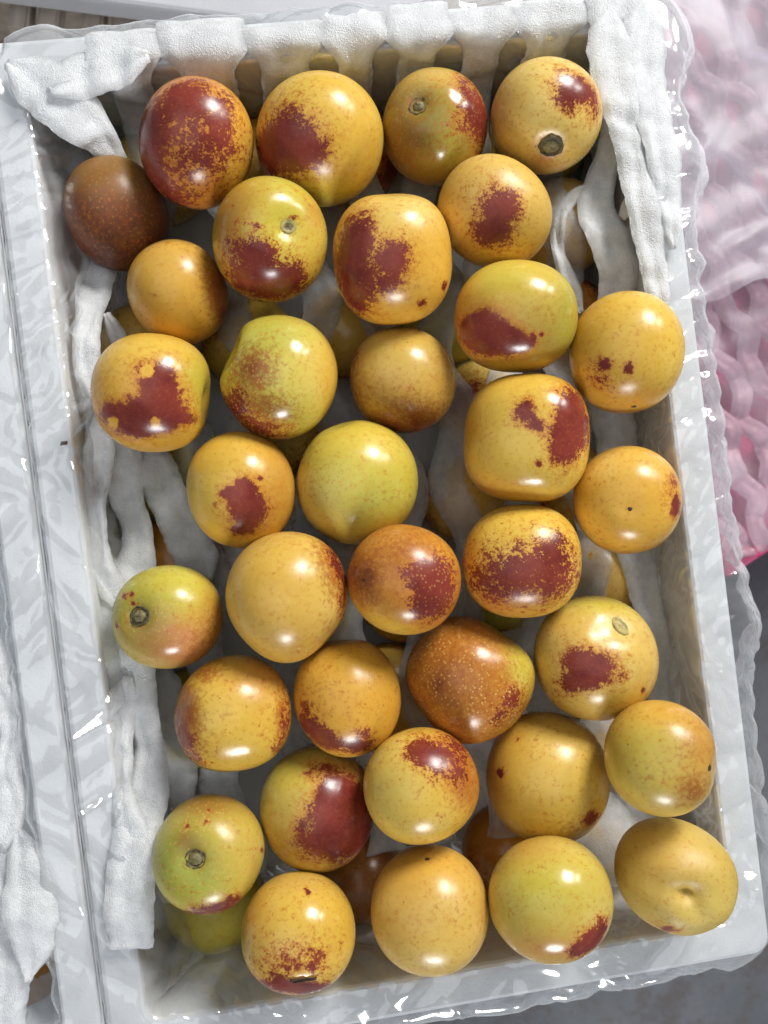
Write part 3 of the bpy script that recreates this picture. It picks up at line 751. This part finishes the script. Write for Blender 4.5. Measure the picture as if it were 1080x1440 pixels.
# ------------------------------------------------------------------ lower layer
LOWZ = 0.0225
LOW = [(800, 325, 'T', 'tan yellow jujube of the lower layer showing through an eye of the foam net'),
       (303, 1285, 'YG', 'green lower layer jujube peeping out beneath the apple green one'),
       (508, 1262, 'BR', 'brownish lower layer jujube in the dark gap beside plain tan fruit'),
       (212, 668, 'YG', 'greenish lower layer jujube veiled by a flap of foam net'),
       (245, 790, 'O', 'orange lower layer jujube in the dark gap by the lime green one'),
       (868, 806, 'T', 'ochre lower layer jujube in a net gap under the apricot one'),
       (815, 440, 'O', 'small glimpse of a lower layer jujube under the olive yellow one'),
       (352, 150, 'T', None), (465, 130, 'O', None), (640, 140, 'OL', None), (735, 120, 'T', None), (232, 150, 'KH', None)]
low = []
for X, Y, cn, lab in LOW:
    p = at(X, Y, LOWZ)
    u, v = toB(p)
    u = float(np.clip(u, -IU + .0245, IU - .0245))
    v = float(np.clip(v, -IV + .0245, IV - .0245))
    low.append([u, v, cn, lab])
for it in range(60):
    for i in range(len(low)):
        for j in range(i):
            du, dv = low[i][0] - low[j][0], low[i][1] - low[j][1]
            dd = math.hypot(du, dv)
            if dd < .0425:
                k = (.0425 - dd) / dd * .5
                low[i][0] += du * k; low[i][1] += dv * k
                low[j][0] -= du * k; low[j][1] -= dv * k
    for q in low:
        q[0] = float(np.clip(q[0], -IU + .0245, IU - .0245))
        q[1] = float(np.clip(q[1], -IV + .0245, IV - .0245))
cand = [(u, v) for r_ in range(12) for u, v in [(-IU + .0245 + .0115 * (r_ % 2) + .0445 * c_ + rng.normal(0, .0008), -IV + .0245 + .0405 * r_ + rng.normal(0, .0008)) for c_ in range(6)]]
for u, v in cand:
    if abs(u) < IU - .024 and abs(v) < IV - .024 and all(math.hypot(u - q[0], v - q[1]) > .0418 for q in low):
        low.append([u, v, random.choice(['T', 'Y', 'O', 'KH', 'YG']), None])

lv = {}
_b = bmesh.new()
bmesh.ops.create_icosphere(_b, subdivisions=4, radius=1.0)
LV = np.array([v.co[:] for v in _b.verts])
LV /= np.linalg.norm(LV, axis=1)[:, None]
LF = [tuple(v.index for v in f_.verts) for f_ in _b.faces]
_b.free()


def low_mesh(cn):
    if cn in lv:
        return lv[cn]
    rg = np.random.default_rng(len(lv) + 50)
    s = np.ones(len(LV))
    for k in range(8):
        d = rg.normal(size=3)
        d /= np.linalg.norm(d)
        s += rg.uniform(-.02, .02) * np.exp(-np.arccos(np.clip(LV @ d, -1, 1)) ** 2 / .4)
    d = np.array([.8, .2, .5]) / math.sqrt(.93)
    ang = np.arccos(np.clip(LV @ d, -1, 1))
    s -= .08 * np.exp(-ang ** 2 / .06)
    o = mesh('jujube', LV * s[:, None] * .0212, LF, FRUIT)
    me = o.data
    bpy.data.objects.remove(o)
    base = np.tile(np.array(C[cn]), (len(LV), 1))
    add_attr(me, 'base', base, True)
    d2 = rg.normal(size=3)
    d2 /= np.linalg.norm(d2)
    an2 = np.arccos(np.clip(LV @ d2, -1, 1))
    add_attr(me, 'red', .8 * np.exp(-an2 ** 2 / .3))
    add_attr(me, 'rag', np.full(len(LV), 1.5))
    add_attr(me, 'brown', .6 * np.exp(-an2 ** 2 / .8))
    add_attr(me, 'speck', np.full(len(LV), .2))
    lv[cn] = me
    return me


LOWP = []
for k, (u, v, cn, lab) in enumerate(low):
    o = bpy.data.objects.new('jujube', low_mesh(cn))
    col.objects.link(o)
    sc_ = 1 + .03 * math.sin(k * 2.3)
    lift = .011 if k == 0 else 0.0
    o.location = B(u, v, .0212 * sc_ + .0012 + lift).tolist()
    o.scale = (sc_,) * 3
    o.rotation_euler = (random.uniform(-.4, .4), random.uniform(-.4, .4), random.uniform(0, 6))
    tag(o, lab or 'lower layer jujube almost wholly hidden under foam net and upper fruit', 'fruit',
        'jujubes of the lower layer')
    LOWP.append((B(u, v, .0212 * sc_ + .0012 + lift), .0212 * sc_))

# ------------------------------------------------------------------ foam nets
def drape(u, v):
    """height of a sheet lying over the lower fruit and pressed down by the upper ones"""
    P = B(u, v, 0)
    z = np.full(P.shape[:-1], .031)
    for Q, R in LOWP:
        d2 = (P[..., 0] - Q[0]) ** 2 + (P[..., 1] - Q[1]) ** 2
        z = np.maximum(z, Q[2] + np.sqrt(np.clip(R * R - d2, 0, None)) + .0012)
    for Q, R in TOPF:
        d2 = (P[..., 0] - Q[0]) ** 2 + (P[..., 1] - Q[1]) ** 2
        lim = Q[2] - np.sqrt(np.clip(R * R - d2, 0, None)) - .0018
        z = np.where(d2 < R * R, np.minimum(z, lim), z)
    return z


def lowtop(u, v):
    P = B(u, v, 0)
    z = np.zeros(P.shape[:-1])
    for Q, R in LOWP:
        d2 = (P[..., 0] - Q[0]) ** 2 + (P[..., 1] - Q[1]) ** 2
        z = np.maximum(z, np.where(d2 < R * R, Q[2] + np.sqrt(np.clip(R * R - d2, 0, None)) + .0014, 0))
    return z


def ribbon(name, Pc, side, nrm, width, th, mat, parent, seed, zfun=None, wz=None, K=11, frill=.04, org=None, thin=None):
    """closed puffy strip: centre line, side vectors, normals, width per row"""
    n = len(Pc)
    s = np.concatenate([[0], np.cumsum(np.linalg.norm(np.diff(Pc, axis=0), axis=1))])
    xx = np.linspace(-1, 1, K)
    wl = width * (1 + frill * vnoise1(s / .004, seed) + frill * .8 * vnoise1(s / .0015, seed + 1))
    wr = width * (1 + frill * vnoise1(s / .004, seed + 2) + frill * .8 * vnoise1(s / .0015, seed + 3))
    half = np.where(xx[None] < 0, wl[:, None], wr[:, None]) / 2
    X = Pc[:, None] + side[:, None] * (xx[None] * half)[..., None]
    puff = th * np.sqrt(np.clip(1 - xx ** 4, 0, 1))[None] * (1 + .28 * vnoise1(s / .008, seed + 4))[:, None]
    lift = .0011 * vnoise1(s / .013, seed + 5)[:, None] + .0007 * vnoise1((s[:, None] + xx * .004) / .005, seed + 6) + .0012 * xx[None] * vnoise1(s / .017, seed + 7)[:, None]
    lift = lift + .0006 * np.sin(s / .0026 + 2 * vnoise1(s / .02, seed + 8))[:, None] * (1 - xx[None] ** 2) * (.5 + .5 * vnoise1(s / .01, seed + 9))[:, None]
    lift = lift - .0009 * np.exp(-((xx[None] - .35 * vnoise1(s / .02, seed + 10)[:, None]) / .22) ** 2)
    if zfun is not None:
        u, v = toB(X)
        X[..., 2] = X[..., 2] * (1 - wz[:, None]) + zfun(u, v) * wz[:, None]
    if org is not None:      # lies on the lower fruit, never through it
        u, v = toB(X + org)
        X[..., 2] = np.maximum(X[..., 2], lowtop(u, v) - org[2])
    T = X + nrm[:, None] * (puff + lift)[..., None]
    D = X + nrm[:, None] * (lift - puff * .6)[..., None]
    ring = np.concatenate([T, D[:, ::-1]], 1)
    m = ring.shape[1]
    F = grid_faces(n, m, close_m=True)
    F += [tuple(range(m)), tuple(range((n - 1) * m, n * m))[::-1]]
    o = mesh(name, ring.reshape(-1, 3), F, mat, parent)
    if thin is not None:
        xr = np.abs(np.concatenate([xx, xx[::-1]]))
        lace = np.clip((xr[None] - .62) / .38, 0, 1) ** 1.6 * (.75 + .5 * vnoise1(s / .003, seed + 12))[:, None]
        add_attr(o.data, 'thin', np.clip(np.broadcast_to(thin, (n,))[:, None] + lace, 0, 1.25).ravel())
    return o


def px_strand(pts, parent, seed, mat=NET, th=.0016, step=.0014, loc0=None, frill=.045, cut=False, thin=None):
    Q = []
    for X, Y, z, wpx in pts:
        p = at(X, Y, z)
        Q.append([*p, wpx * (CAM[2] - z) / FPX])
    R_ = catmull(Q, step)
    ss = np.linspace(0, len(R_) * step, len(R_))
    R_[:, 3] *= np.sqrt(np.clip(ss / .009, .12, 1))
    if not cut:
        R_[:, 3] *= np.sqrt(np.clip((ss[-1] - ss) / .009, .12, 1))
    Pc = R_[:, :3]
    T = np.gradient(Pc, axis=0)
    T /= np.linalg.norm(T, axis=1)[:, None]
    up = np.array([0, 0, 1.0])
    side = np.cross(T, up)
    side /= np.linalg.norm(side, axis=1)[:, None]
    nrm = np.cross(side, T)
    o = ribbon('strand', Pc - (0 if loc0 is None else loc0), side, nrm, np.clip(R_[:, 3], .003, None), th, mat, parent, seed, frill=frill, org=loc0 if parent == net else None, thin=thin)
    return o


net_o = B(0, 0, .035)
net = empty('foam_net', net_o)
tag(net, 'white expanded foam net sheet lying between the two layers of jujubes', 'packing net')
gaps = [(232, 112), (350, 115), (457, 95), (545, 90), (635, 85), (725, 78), (827, 78)]
gu = [float(toB(at(X, Y, RIM))[0]) for X, Y in gaps]
cen = [(gu[k] + gu[k + 1]) / 2 for k in range(len(gu) - 1)]
sp = [gu[k + 1] - gu[k] for k in range(len(gu) - 1)]
cen = [gu[0] - .0135] + cen + [gu[-1] + .0135]
sp = [.027] + sp + [.026]
for i, (uc, s_) in enumerate(zip(cen, sp)):
    vv = [(IV + .0125 + .003 * math.sin(i * 2.1), RIM + .0045), (IV + .008, RIM + .005), (IV + .002, RIM + .0045), (IV - .0022, RIM - .001), (IV - .0042, RIM - .010),
          (IV - .0055, .048), (IV - .010, .042)] + [(IV - .018 - k * .008, .040) for k in range(int((2 * IV - .046) / .008))]
    Q = []
    for k, (v, z) in enumerate(vv):
        dep = max(0, IV - v)
        amp = .0045 * min(1, dep / .05)
        uo = uc + (-1) ** i * amp * math.sin(2 * math.pi * (dep - .015) / .058)
        wd = s_ * 1.03 if v > IV + .001 else (s_ - .0105 if dep < .03 else .0172)
        if i == len(cen) - 1 and dep > .02:
            wd = .006
        Q.append([*B(uo, v, z), wd, min(1.0, max(0.0, (dep - .006) / .008))])
    R_ = catmull(Q, .0015)
    Pc = R_[:, :3]
    T = np.gradient(Pc, axis=0)
    T /= np.linalg.norm(T, axis=1)[:, None]
    side = np.cross(T, np.cross(np.tile(BU, (len(T), 1)), T))
    side = np.tile(-BU, (len(T), 1))
    nrm = np.cross(side, T)
    nrm /= np.linalg.norm(nrm, axis=1)[:, None]
    if nrm[5, 2] < 0:
        nrm = -nrm
    wz = np.clip(R_[:, 4], 0, 1)
    ker = np.ones(5) / 5

    def zs(u, v):
        z = drape(u, v)
        zp = np.pad(z, ((4, 4), (2, 2)), mode='edge')
        out = np.zeros_like(z)
        for a_ in range(9):
            for b_ in range(5):
                out += zp[a_:a_ + z.shape[0], b_:b_ + z.shape[1]]
        return np.clip(out / 45, z - .0004, z + .004)
    Pl = Pc.copy()
    o = ribbon('strand', Pl, side, nrm, R_[:, 3], .0015, NET, None, 300 + 20 * i, zfun=zs, wz=wz, thin=wz)
    o.data.transform(Matrix.Translation(Vector((-net_o).tolist())))
    o.parent = net
    fix_normals(o)

HAND = [
 [(12, 92, .0728, 52), (60, 122, .0728, 78), (112, 165, .0722, 74), (148, 205, .066, 44), (164, 250, .056, 40), (168, 300, .046, 44), (150, 350, .044, 50), (133, 400, .052, 50), (126, 450, .058, 36), (124, 510, .061, 42), (150, 560, .058, 62), (162, 640, .055, 74), (178, 700, .054, 48), (194, 760, .050, 44), (182, 830, .055, 72), (172, 900, .060, 74), (182, 960, .061, 76), (202, 1015, .060, 46), (212, 1060, .059, 44), (206, 1120, .064, 62), (188, 1190, .0712, 64), (182, 1260, .0722, 68), (183, 1334, .0722, 66)],
 [(150, 440, .055, 28), (170, 490, .052, 24), (166, 540, .055, 26), (148, 590, .059, 34), (135, 660, .060, 44), (134, 720, .061, 30), (142, 790, .061, 30), (165, 850, .059, 54)],
 [(182, 950, .0605, 50), (170, 1010, .062, 40), (172, 1060, .064, 30), (172, 1110, .067, 28), (184, 1170, .0705, 50), (186, 1220, .0705, 40)],
 [(180, 630, .050, 20), (212, 655, .0525, 62), (236, 700, .0515, 56), (262, 755, .048, 62), (292, 815, .042, 60)],
 [(222, 930, .046, 46), (234, 1000, .043, 58), (246, 1080, .040, 60), (238, 1160, .042, 56), (232, 1225, .046, 50), (236, 1266, .046, 44)],
 [(908, 2, .0728, 56), (905, 70, .0730, 66), (914, 140, .0728, 58), (930, 210, .0726, 54), (940, 280, .0724, 46), (946, 350, .0718, 26)],
 [(866, 100, .0718, 54), (866, 160, .067, 44), (856, 215, .060, 34), (845, 255, .058, 44), (838, 295, .0585, 56), (858, 340, .0585, 64), (870, 385, .056, 58), (862, 430, .054, 50), (852, 490, .049, 40)],
 [(852, 470, .047, 44), (850, 505, .046, 50), (860, 580, .045, 60), (872, 655, .042, 58), (885, 740, .042, 58), (905, 815, .043, 52), (915, 870, .046, 44), (935, 960, .043, 56), (930, 1050, .038, 60), (905, 1140, .036, 60), (880, 1200, .034, 50)],
 [(815, 1110, .036, 60), (850, 1170, .037, 90), (870, 1240, .034, 70)],
 [(842, 262, .058, 32), (806, 278, .056, 22), (785, 310, .053, 20), (786, 358, .050, 22), (802, 402, .048, 28), (815, 440, .045, 30)],
 [(922, 245, .0718, 24), (900, 272, .068, 28), (874, 305, .061, 40)],
 [(858, 14, .0729, 60), (860, 80, .0731, 68), (872, 150, .0724, 56), (888, 225, .0722, 44), (905, 300, .0721, 48), (920, 380, .0716, 42), (930, 450, .0712, 26)],
 [(70, 132, .0735, 50), (110, 108, .0737, 66), (160, 92, .0737, 60), (210, 80, .0737, 50)],
]
for k, h in enumerate(HAND):
    o = px_strand(h, net, 900 + 17 * k, loc0=net_o, cut=(k == 0), thin=np.array(.45 if k == 3 else .75 if k in (4, 7, 8) else 0.0))
    fix_normals(o)

nnet_o = B(NB, 0, .05)
nnet = empty('foam_net', nnet_o)
tag(nnet, 'white foam net strands over the fruit in the cut-off neighbouring box', 'packing net')
for k, h in enumerate([
    [(-40, 860, .064, 60), (-15, 930, .066, 52), (4, 990, .066, 44), (15, 1030, .065, 32), (10, 1080, .065, 36), (14, 1130, .066, 46), (2, 1170, .066, 44), (-20, 1220, .06, 40)],
    [(26, 1160, .064, 22), (36, 1210, .068, 52), (42, 1270, .0722, 74), (46, 1320, .0722, 62), (40, 1378, .070, 30)],
    [(-30, 1170, .064, 60), (5, 1250, .066, 72), (14, 1340, .067, 66), (6, 1440, .067, 56), (10, 1500, .066, 50)],
    [(-40, 1020, .058, 60), (-20, 1100, .058, 60), (-30, 1200, .058, 60)]]):
    fix_normals(px_strand(h, nnet, 1300 + 13 * k, loc0=nnet_o, thin=np.array(0.0)))
for X, Y, cn, lab in ((34, 1402, 'O', 'amber jujube glimpsed in a net gap of the cut-off neighbouring box'),):
    o = bpy.data.objects.new('jujube', low_mesh(cn))
    col.objects.link(o)
    p = at(X, Y, .0224)
    u, v = toB(p)
    u = min(u, NB + IU - .0245)
    o.location = B(u, v, .0224).tolist()
    tag(o, lab, 'fruit')


# ------------------------------------------------------------------ plastic film liners
def folds(x, y, cx, cy, ang, seed):
    """distance to the nearest border of a jittered cell pattern: flat facets meeting in sharp folds"""
    c, s_ = math.cos(ang), math.sin(ang)
    a_, b_ = (x * c + y * s_) / cx, (-x * s_ + y * c) / cy
    rgx = np.random.default_rng(seed).uniform(.05, .95, (257, 257, 2))
    ia, ib = np.floor(a_).astype(int), np.floor(b_).astype(int)
    f1 = np.full(a_.shape, 9.)
    f2 = np.full(a_.shape, 9.)
    for di in (-1, 0, 1):
        for dj in (-1, 0, 1):
            j = rgx[(ia + di) % 257, (ib + dj) % 257]
            d = np.hypot(ia + di + j[..., 0] - a_, ib + dj + j[..., 1] - b_)
            f2 = np.minimum(f2, np.maximum(f1, d))
            f1 = np.minimum(f1, d)
    return (f2 - f1) * .5 * min(cx, cy)


def film_liner(name, u0, seed, label, flare, step=.0010, ncrease=160):
    rg = np.random.default_rng(seed)
    r = .007
    hu, hv = IU, IV
    # walk round the inner rectangle
    pts, nor = [], []
    segs = [((hu, -hv + r), (hu, hv - r), (1, 0)), ((hu - r, hv), (-hu + r, hv), (0, 1)), ((-hu, hv - r), (-hu, -hv + r), (-1, 0)), ((-hu + r, -hv), (hu - r, -hv), (0, -1))]
    for k, (a_, b_, n_) in enumerate(segs):
        a_, b_ = np.array(a_), np.array(b_)
        m = int(np.linalg.norm(b_ - a_) / step)
        for t in np.linspace(0, 1, m, endpoint=False):
            pts.append(a_ + (b_ - a_) * t)
            nor.append(n_)
        th0 = k * math.pi / 2
        c = b_ - np.array(n_) * r
        for t in np.linspace(0, 1, 9, endpoint=False):
            q = th0 + t * math.pi / 2
            d = np.array([math.cos(q), math.sin(q)])
            pts.append(c + d * r)
            nor.append(d)
    pts, nor = np.array(pts), np.array(nor, float)
    nu = len(pts)
    s = np.concatenate([[0], np.cumsum(np.linalg.norm(np.diff(pts, axis=0), axis=1))])
    prof = catmull([(-.020, .0030, 0), (-.012, .0034, 0), (-.0045, .008, 0), (-.0016, .030, 0), (-.0013, .055, 0), (-.0007, RIM - .002, 0), (.0012, RIM + .0012, 0), (.007, RIM + .0010, 0), (.0143, RIM + .0012, 0), (.0166, RIM - .001, 0), (.0178, RIM - .010, 0), (.0188, RIM - .022, 0), (.0195, RIM - .032, 0)], step * .85)
    pd, pz = prof[:, 0], prof[:, 1]
    sv = np.concatenate([[0], np.cumsum(np.hypot(np.diff(pd), np.diff(pz)))])
    nd, nz = -np.gradient(pz), np.gradient(pd)
    ln = np.hypot(nd, nz)
    nd, nz = -nd / ln * -1, nz / ln
    nv = len(pd)
    H = np.zeros((nu, nv))
    S, VV = s[:, None], sv[None, :]
    per = s[-1]
    for k in range(ncrease):
        a_, b_ = rg.uniform(0, per), rg.uniform(0, sv[-1])
        an = rg.uniform(0, math.pi)
        L = rg.uniform(.005, .022) if k % 3 else rg.uniform(.02, .055)
        wd = rg.uniform(.0014, .0030)
        ht = wd * rg.uniform(.25, .95)
        i0, i1 = np.searchsorted(s, [a_ - L - .004, a_ + L + .004])
        if i1 - i0 < 2:
            continue
        ds, dv = S[i0:i1] - a_, VV - b_
        al = ds * math.cos(an) + dv * math.sin(an)
        ac = -ds * math.sin(an) + dv * math.cos(an) + rg.uniform(-.12, .12) * al
        wide = np.where(ac > 0, wd * .8, wd * rg.uniform(1.5, 3.5))
        H[i0:i1] += ht * .7 * np.clip(1 - np.abs(ac) / wide, 0, 1) * np.clip(1.25 - np.abs(al) / L * 1.25, 0, 1) ** .5
    Sw = S + .004 * vnoise1(VV / .013, seed + 20) + 0 * VV
    Vw = VV + .004 * vnoise1(S / .017, seed + 21)
    mk = np.clip(.55 + .9 * vnoise1(Sw / .045 + .7 * vnoise1(VV / .02, seed + 22), seed + 23), 0, 1)
    mk2 = np.clip(.2 + 1.1 * vnoise1(Sw / .03 + VV / .03, seed + 24), 0, 1)
    H += .62 * mk * folds(Sw, Vw, .050, .0125, 1.0, seed + 25)
    H += .60 * (1 - mk) * folds(Sw, Vw, .060, .0140, -.7, seed + 26)
    H += .55 * mk2 * folds(Sw, Vw, .018, .0050, .6, seed + 27)
    H *= np.where(nor[:, 1] > .5, .45, 1.0)[:, None]
    H += .0003 * (1 + vnoise1(S / .012 + VV / .02, seed + 1))
    fl = flare(pts, nor, s)
    out = np.clip((pd - .0150) / .0030, 0, 1)[None] * fl[:, None]
    low = np.clip((RIM - pz) / .03, 0, 1)[None] * (pd > .012)[None]
    pdd = pd[None] + np.clip(nd[None] * H, -.0035, .0035) + out + low * np.clip(fl[:, None], 0, 1) * .6
    pdd = np.where((pd[None] > .014) & (fl[:, None] < 0), np.minimum(pdd, .0152), pdd)
    sag = np.where(nor[:, 0] < -.3, .55, np.where(nor[:, 1] < -.3, .25, .08))[:, None]
    pdd = pdd - sag * (pd < .0003)[None] * .75 * np.clip(RIM - pz, 0, .035)[None] * (1 + .3 * vnoise1(s / .03, seed + 3))[:, None]
    pzz = pz[None] + np.abs(nz)[None] * H + (out > .001) * np.clip(out, 0, .02) * .35
    U = pts[:, 0:1] + nor[:, 0:1] * pdd
    Vv = pts[:, 1:2] + nor[:, 1:2] * pdd
    X = B(U + u0, Vv, pzz) - B(u0, 0, RIM)
    o = mesh(name, X.reshape(-1, 3), grid_faces(nu, nv, close_n=True), FILM)
    o.location = B(u0, 0, RIM).tolist()
    return tag(o, label, 'plastic film')


def flare_main(pts, nor, s):
    f = .0012 + .0016 * (1 + vnoise1(s / .012, 5))
    right = nor[:, 0] > .7
    t = np.clip((pts[:, 1] - .02) / .15, 0, 1)
    big = .0035 * (1 + vnoise1(s / .028, 6)) + .0015 * (1 + vnoise1(s / .007, 7)) + .0035 * t
    f = np.where(right, big, f)
    corner = (nor[:, 0] > .1) & (nor[:, 1] < -.1)
    f = np.where(corner, .004, f)
    return np.where(nor[:, 0] < -.5, -1e-4, f)


film_liner('film_liner', 0, 11, 'crinkled clear plastic film lining the jujube box and hanging over its rim', flare_main)
film_liner('film_liner', NB, 23, 'clear plastic film lining the cut-off neighbouring box', lambda p, n, s: np.where(n[:, 0] > .5, -1e-4, .002 + .0015 * vnoise1(s / .02, 9)), step=.0015)

# small dark crumb lying on the film of the rim
V, F = [], []
for k in range(7):
    for q in range(6):
        a_ = q * math.pi / 3
        rr = .0009 * math.sin(math.pi * (k + .6) / 7.4)
        V.append((-.0016 + .0005 * k, rr * math.cos(a_) + .0003 * math.sin(k), rr * .6 * math.sin(a_)))
F = grid_faces(7, 6, close_m=True) + [tuple(range(6)), tuple(range(36, 42))]
o = mesh('bud_scale', V, F, DARK)
fix_normals(o)
o.location = at(90, 623, RIM + .0028).tolist()
o.rotation_euler = (0, 0, .6)
tag(o, 'tiny dark dried scale lying on the film over the box rim', 'debris')

# ------------------------------------------------------------------ things around the boxes
# wooden pallet seen in the gap beyond the box
pal_o = at(60, 20, -.060)
pal_o[2] = FLOOR
pal = empty('slatted_crate', pal_o)
tag(pal, 'slatted tan wooden crate top in the gap beyond the box', 'crate')


def block(name, cx, cy, cz, sx, sy, sz, mat, parent, rot=0.0, bev=.0015):
    bm = bmesh.new()
    bmesh.ops.create_cube(bm, size=1.0)
    bmesh.ops.scale(bm, vec=(sx, sy, sz), verts=bm.verts)
    bmesh.ops.bevel(bm, geom=bm.edges[:], offset=bev, segments=2, affect='EDGES')
    me = bpy.data.meshes.new(name)
    bm.to_mesh(me)
    bm.free()
    me.materials.append(mat)
    o = bpy.data.objects.new(name, me)
    col.objects.link(o)
    o.location = (cx, cy, cz)
    o.rotation_euler = (0, 0, rot)
    o.parent = parent
    return o


for k in range(20):
    x = -.17 + .0185 * k
    block('slat', x, .055, .075, .0105, .14, .012, WOOD, pal, -.12 + .03 * math.sin(k * 3))
for y in (.02, .105):
    block('bearer', .06, y, .0342, .46, .022, .0680, WOOD, pal)

# box standing beyond
ang = math.radians(-4.6)
cr = at(620, 62, FLOOR + .101)
ex, ey = np.array([math.cos(ang), math.sin(ang)]), np.array([-math.sin(ang), math.cos(ang)])
ctr = cr[:2] - ex * .27 + ey * .125
cu_, cv_ = toB(np.array([*ctr, 0]))
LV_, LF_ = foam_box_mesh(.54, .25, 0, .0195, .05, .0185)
lid = mesh('foam_board', LV_, LF_, mat_eps('darkened_polystyrene', (0.50, 0.50, 0.53)), smooth=False)  # darker polystyrene copy: shade put into its colour, offsets the window lamp
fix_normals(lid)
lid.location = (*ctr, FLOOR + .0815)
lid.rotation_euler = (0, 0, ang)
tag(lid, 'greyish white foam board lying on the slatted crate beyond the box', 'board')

# pink packing beside the box
pk_o = at(1075, 560, -.03)
pk_o[2] = FLOOR
crate = empty('pink_crate', pk_o)
tag(crate, 'pink crate with a slanting front edge beside the jujube box', 'crate')
poly = [at(1036, 812, -.045), at(1130, 752, -.045), at(1330, 640, -.045), at(1330, -160, -.045), at(955, -160, -.045)]
lu, lv0 = toB(poly[0])
poly[0] = B(max(lu, BW / 2 + .004), lv0, 0)
poly[4] = B(BW / 2 + .004, toB(poly[4])[1], 0)
poly = [np.array([p_[0] - pk_o[0], p_[1] - pk_o[1]]) for p_ in poly]
cc = np.mean(poly, 0)


def prism(name, shrink, z0, z1, mat, parent, poly=poly):
    V = []
    m = len(poly)
    for z, k in ((z0, shrink), (z1 - .002, shrink), (z1, shrink + .002)):
        for p_ in poly:
            d = cc - p_
            q = p_ + d / np.linalg.norm(d) * k
            V.append((q[0], q[1], z))
    F = grid_faces(3, m, close_m=True) + [tuple(range(m))[::-1], tuple(range(2 * m, 3 * m))]
    o = mesh(name, V, F, mat, parent, smooth=False)
    fix_normals(o)
    return o


prism('body', .006, .001, .066, PINKPAD, crate)
prism('rim', 0.0, .0665, .078, PINKPAD, crate)
PT = FLOOR + .078
pn_o = pk_o + (0, 0, PT - FLOOR)
pnet = empty('foam_net', pn_o)
tag(pnet, 'pink foam net sheet with open eyes spread over the pink crate', 'packing net')
dirv = np.array([math.sin(math.radians(-24)), math.cos(math.radians(-24)), 0])
sdv = np.array([dirv[1], -dirv[0], 0])
front0, front1 = at(1036, 800, PT), at(1130, 742, PT)
for i in range(-4, 18):
    st0 = front0 + (front1 - front0) / np.linalg.norm(front1 - front0) * (.0165 * i + .002)
    Q = []
    for k in range(70):
        t = k * .0055
        off = (-1) ** i * .0034 * math.sin(2 * math.pi * (t + .004) / .040)
        p_ = st0 + dirv * (t + .006) + sdv * off
        if toB(p_)[0] < BW / 2 + .0095:
            if len(Q):
                break
            continue
        z = PT + .0075 + .0022 * math.sin(2 * math.pi * (t + .009) / .020 + i * math.pi) + .006 * min(1, t / .1) * (.5 + .5 * math.sin(t * 25 + i * .4))
        Q.append([p_[0], p_[1], z, .0112])
    if len(Q) < 6:
        continue
    R_ = catmull(Q, .002)
    Pc = R_[:, :3]
    T = np.gradient(Pc, axis=0)
    T /= np.linalg.norm(T, axis=1)[:, None]
    side = np.cross(T, (0, 0, 1.0))
    side /= np.linalg.norm(side, axis=1)[:, None]
    fix_normals(ribbon('strand', Pc - pn_o, side, np.cross(side, T), R_[:, 3], .0030, PINK, pnet, 2000 + i * 11))

# cloudy film thrown over the pink net
for k, (x0, x1, y0, y1, dz, lab) in enumerate(((0.004, .30, -.052, .33, .030, 'cloudy film sheet spread over the pink foam net'),
                                               (0.006, .30, .085, .34, .042, 'second cloudy film sheet folded on top of the film over the pink net'))):
    nx, ny = 110, 110
    uu = np.linspace(BW / 2 + x0, BW / 2 + x1, nx)[:, None] + np.zeros((1, ny))
    vv = np.linspace(y0, y1, ny)[None] + np.zeros((nx, 1))
    vv = vv + .012 * vnoise1(uu / .03, 61 + k) * (1 - (vv - y0) / (y1 - y0))
    zz = PT + dz + .004 * vnoise1(uu / .022 + vv / .03, 71 + k) + .003 * vnoise1(uu / .05 - vv / .016, 72 + k)
    rg = np.random.default_rng(80 + k)
    for q in range(60):
        a_, b_, an = rg.uniform(uu.min(), uu.max()), rg.uniform(y0, y1), rg.uniform(0, math.pi)
        ds, dv = uu - a_, vv - b_
        al, ac = ds * math.cos(an) + dv * math.sin(an), -ds * math.sin(an) + dv * math.cos(an)
        zz = zz + rg.uniform(.001, .004) * np.clip(1 - np.abs(ac) / .006, 0, 1) * np.clip(1 - np.abs(al) / rg.uniform(.02, .06), 0, 1)
    o_ = B(BW / 2 + .1, .18, PT + dz)
    o = mesh('film_sheet', (B(uu, vv, zz) - o_).reshape(-1, 3), grid_faces(nx, ny), PALEFILM if k else HAZYFILM)
    o.location = o_.tolist()
    tag(o, lab, 'plastic film')
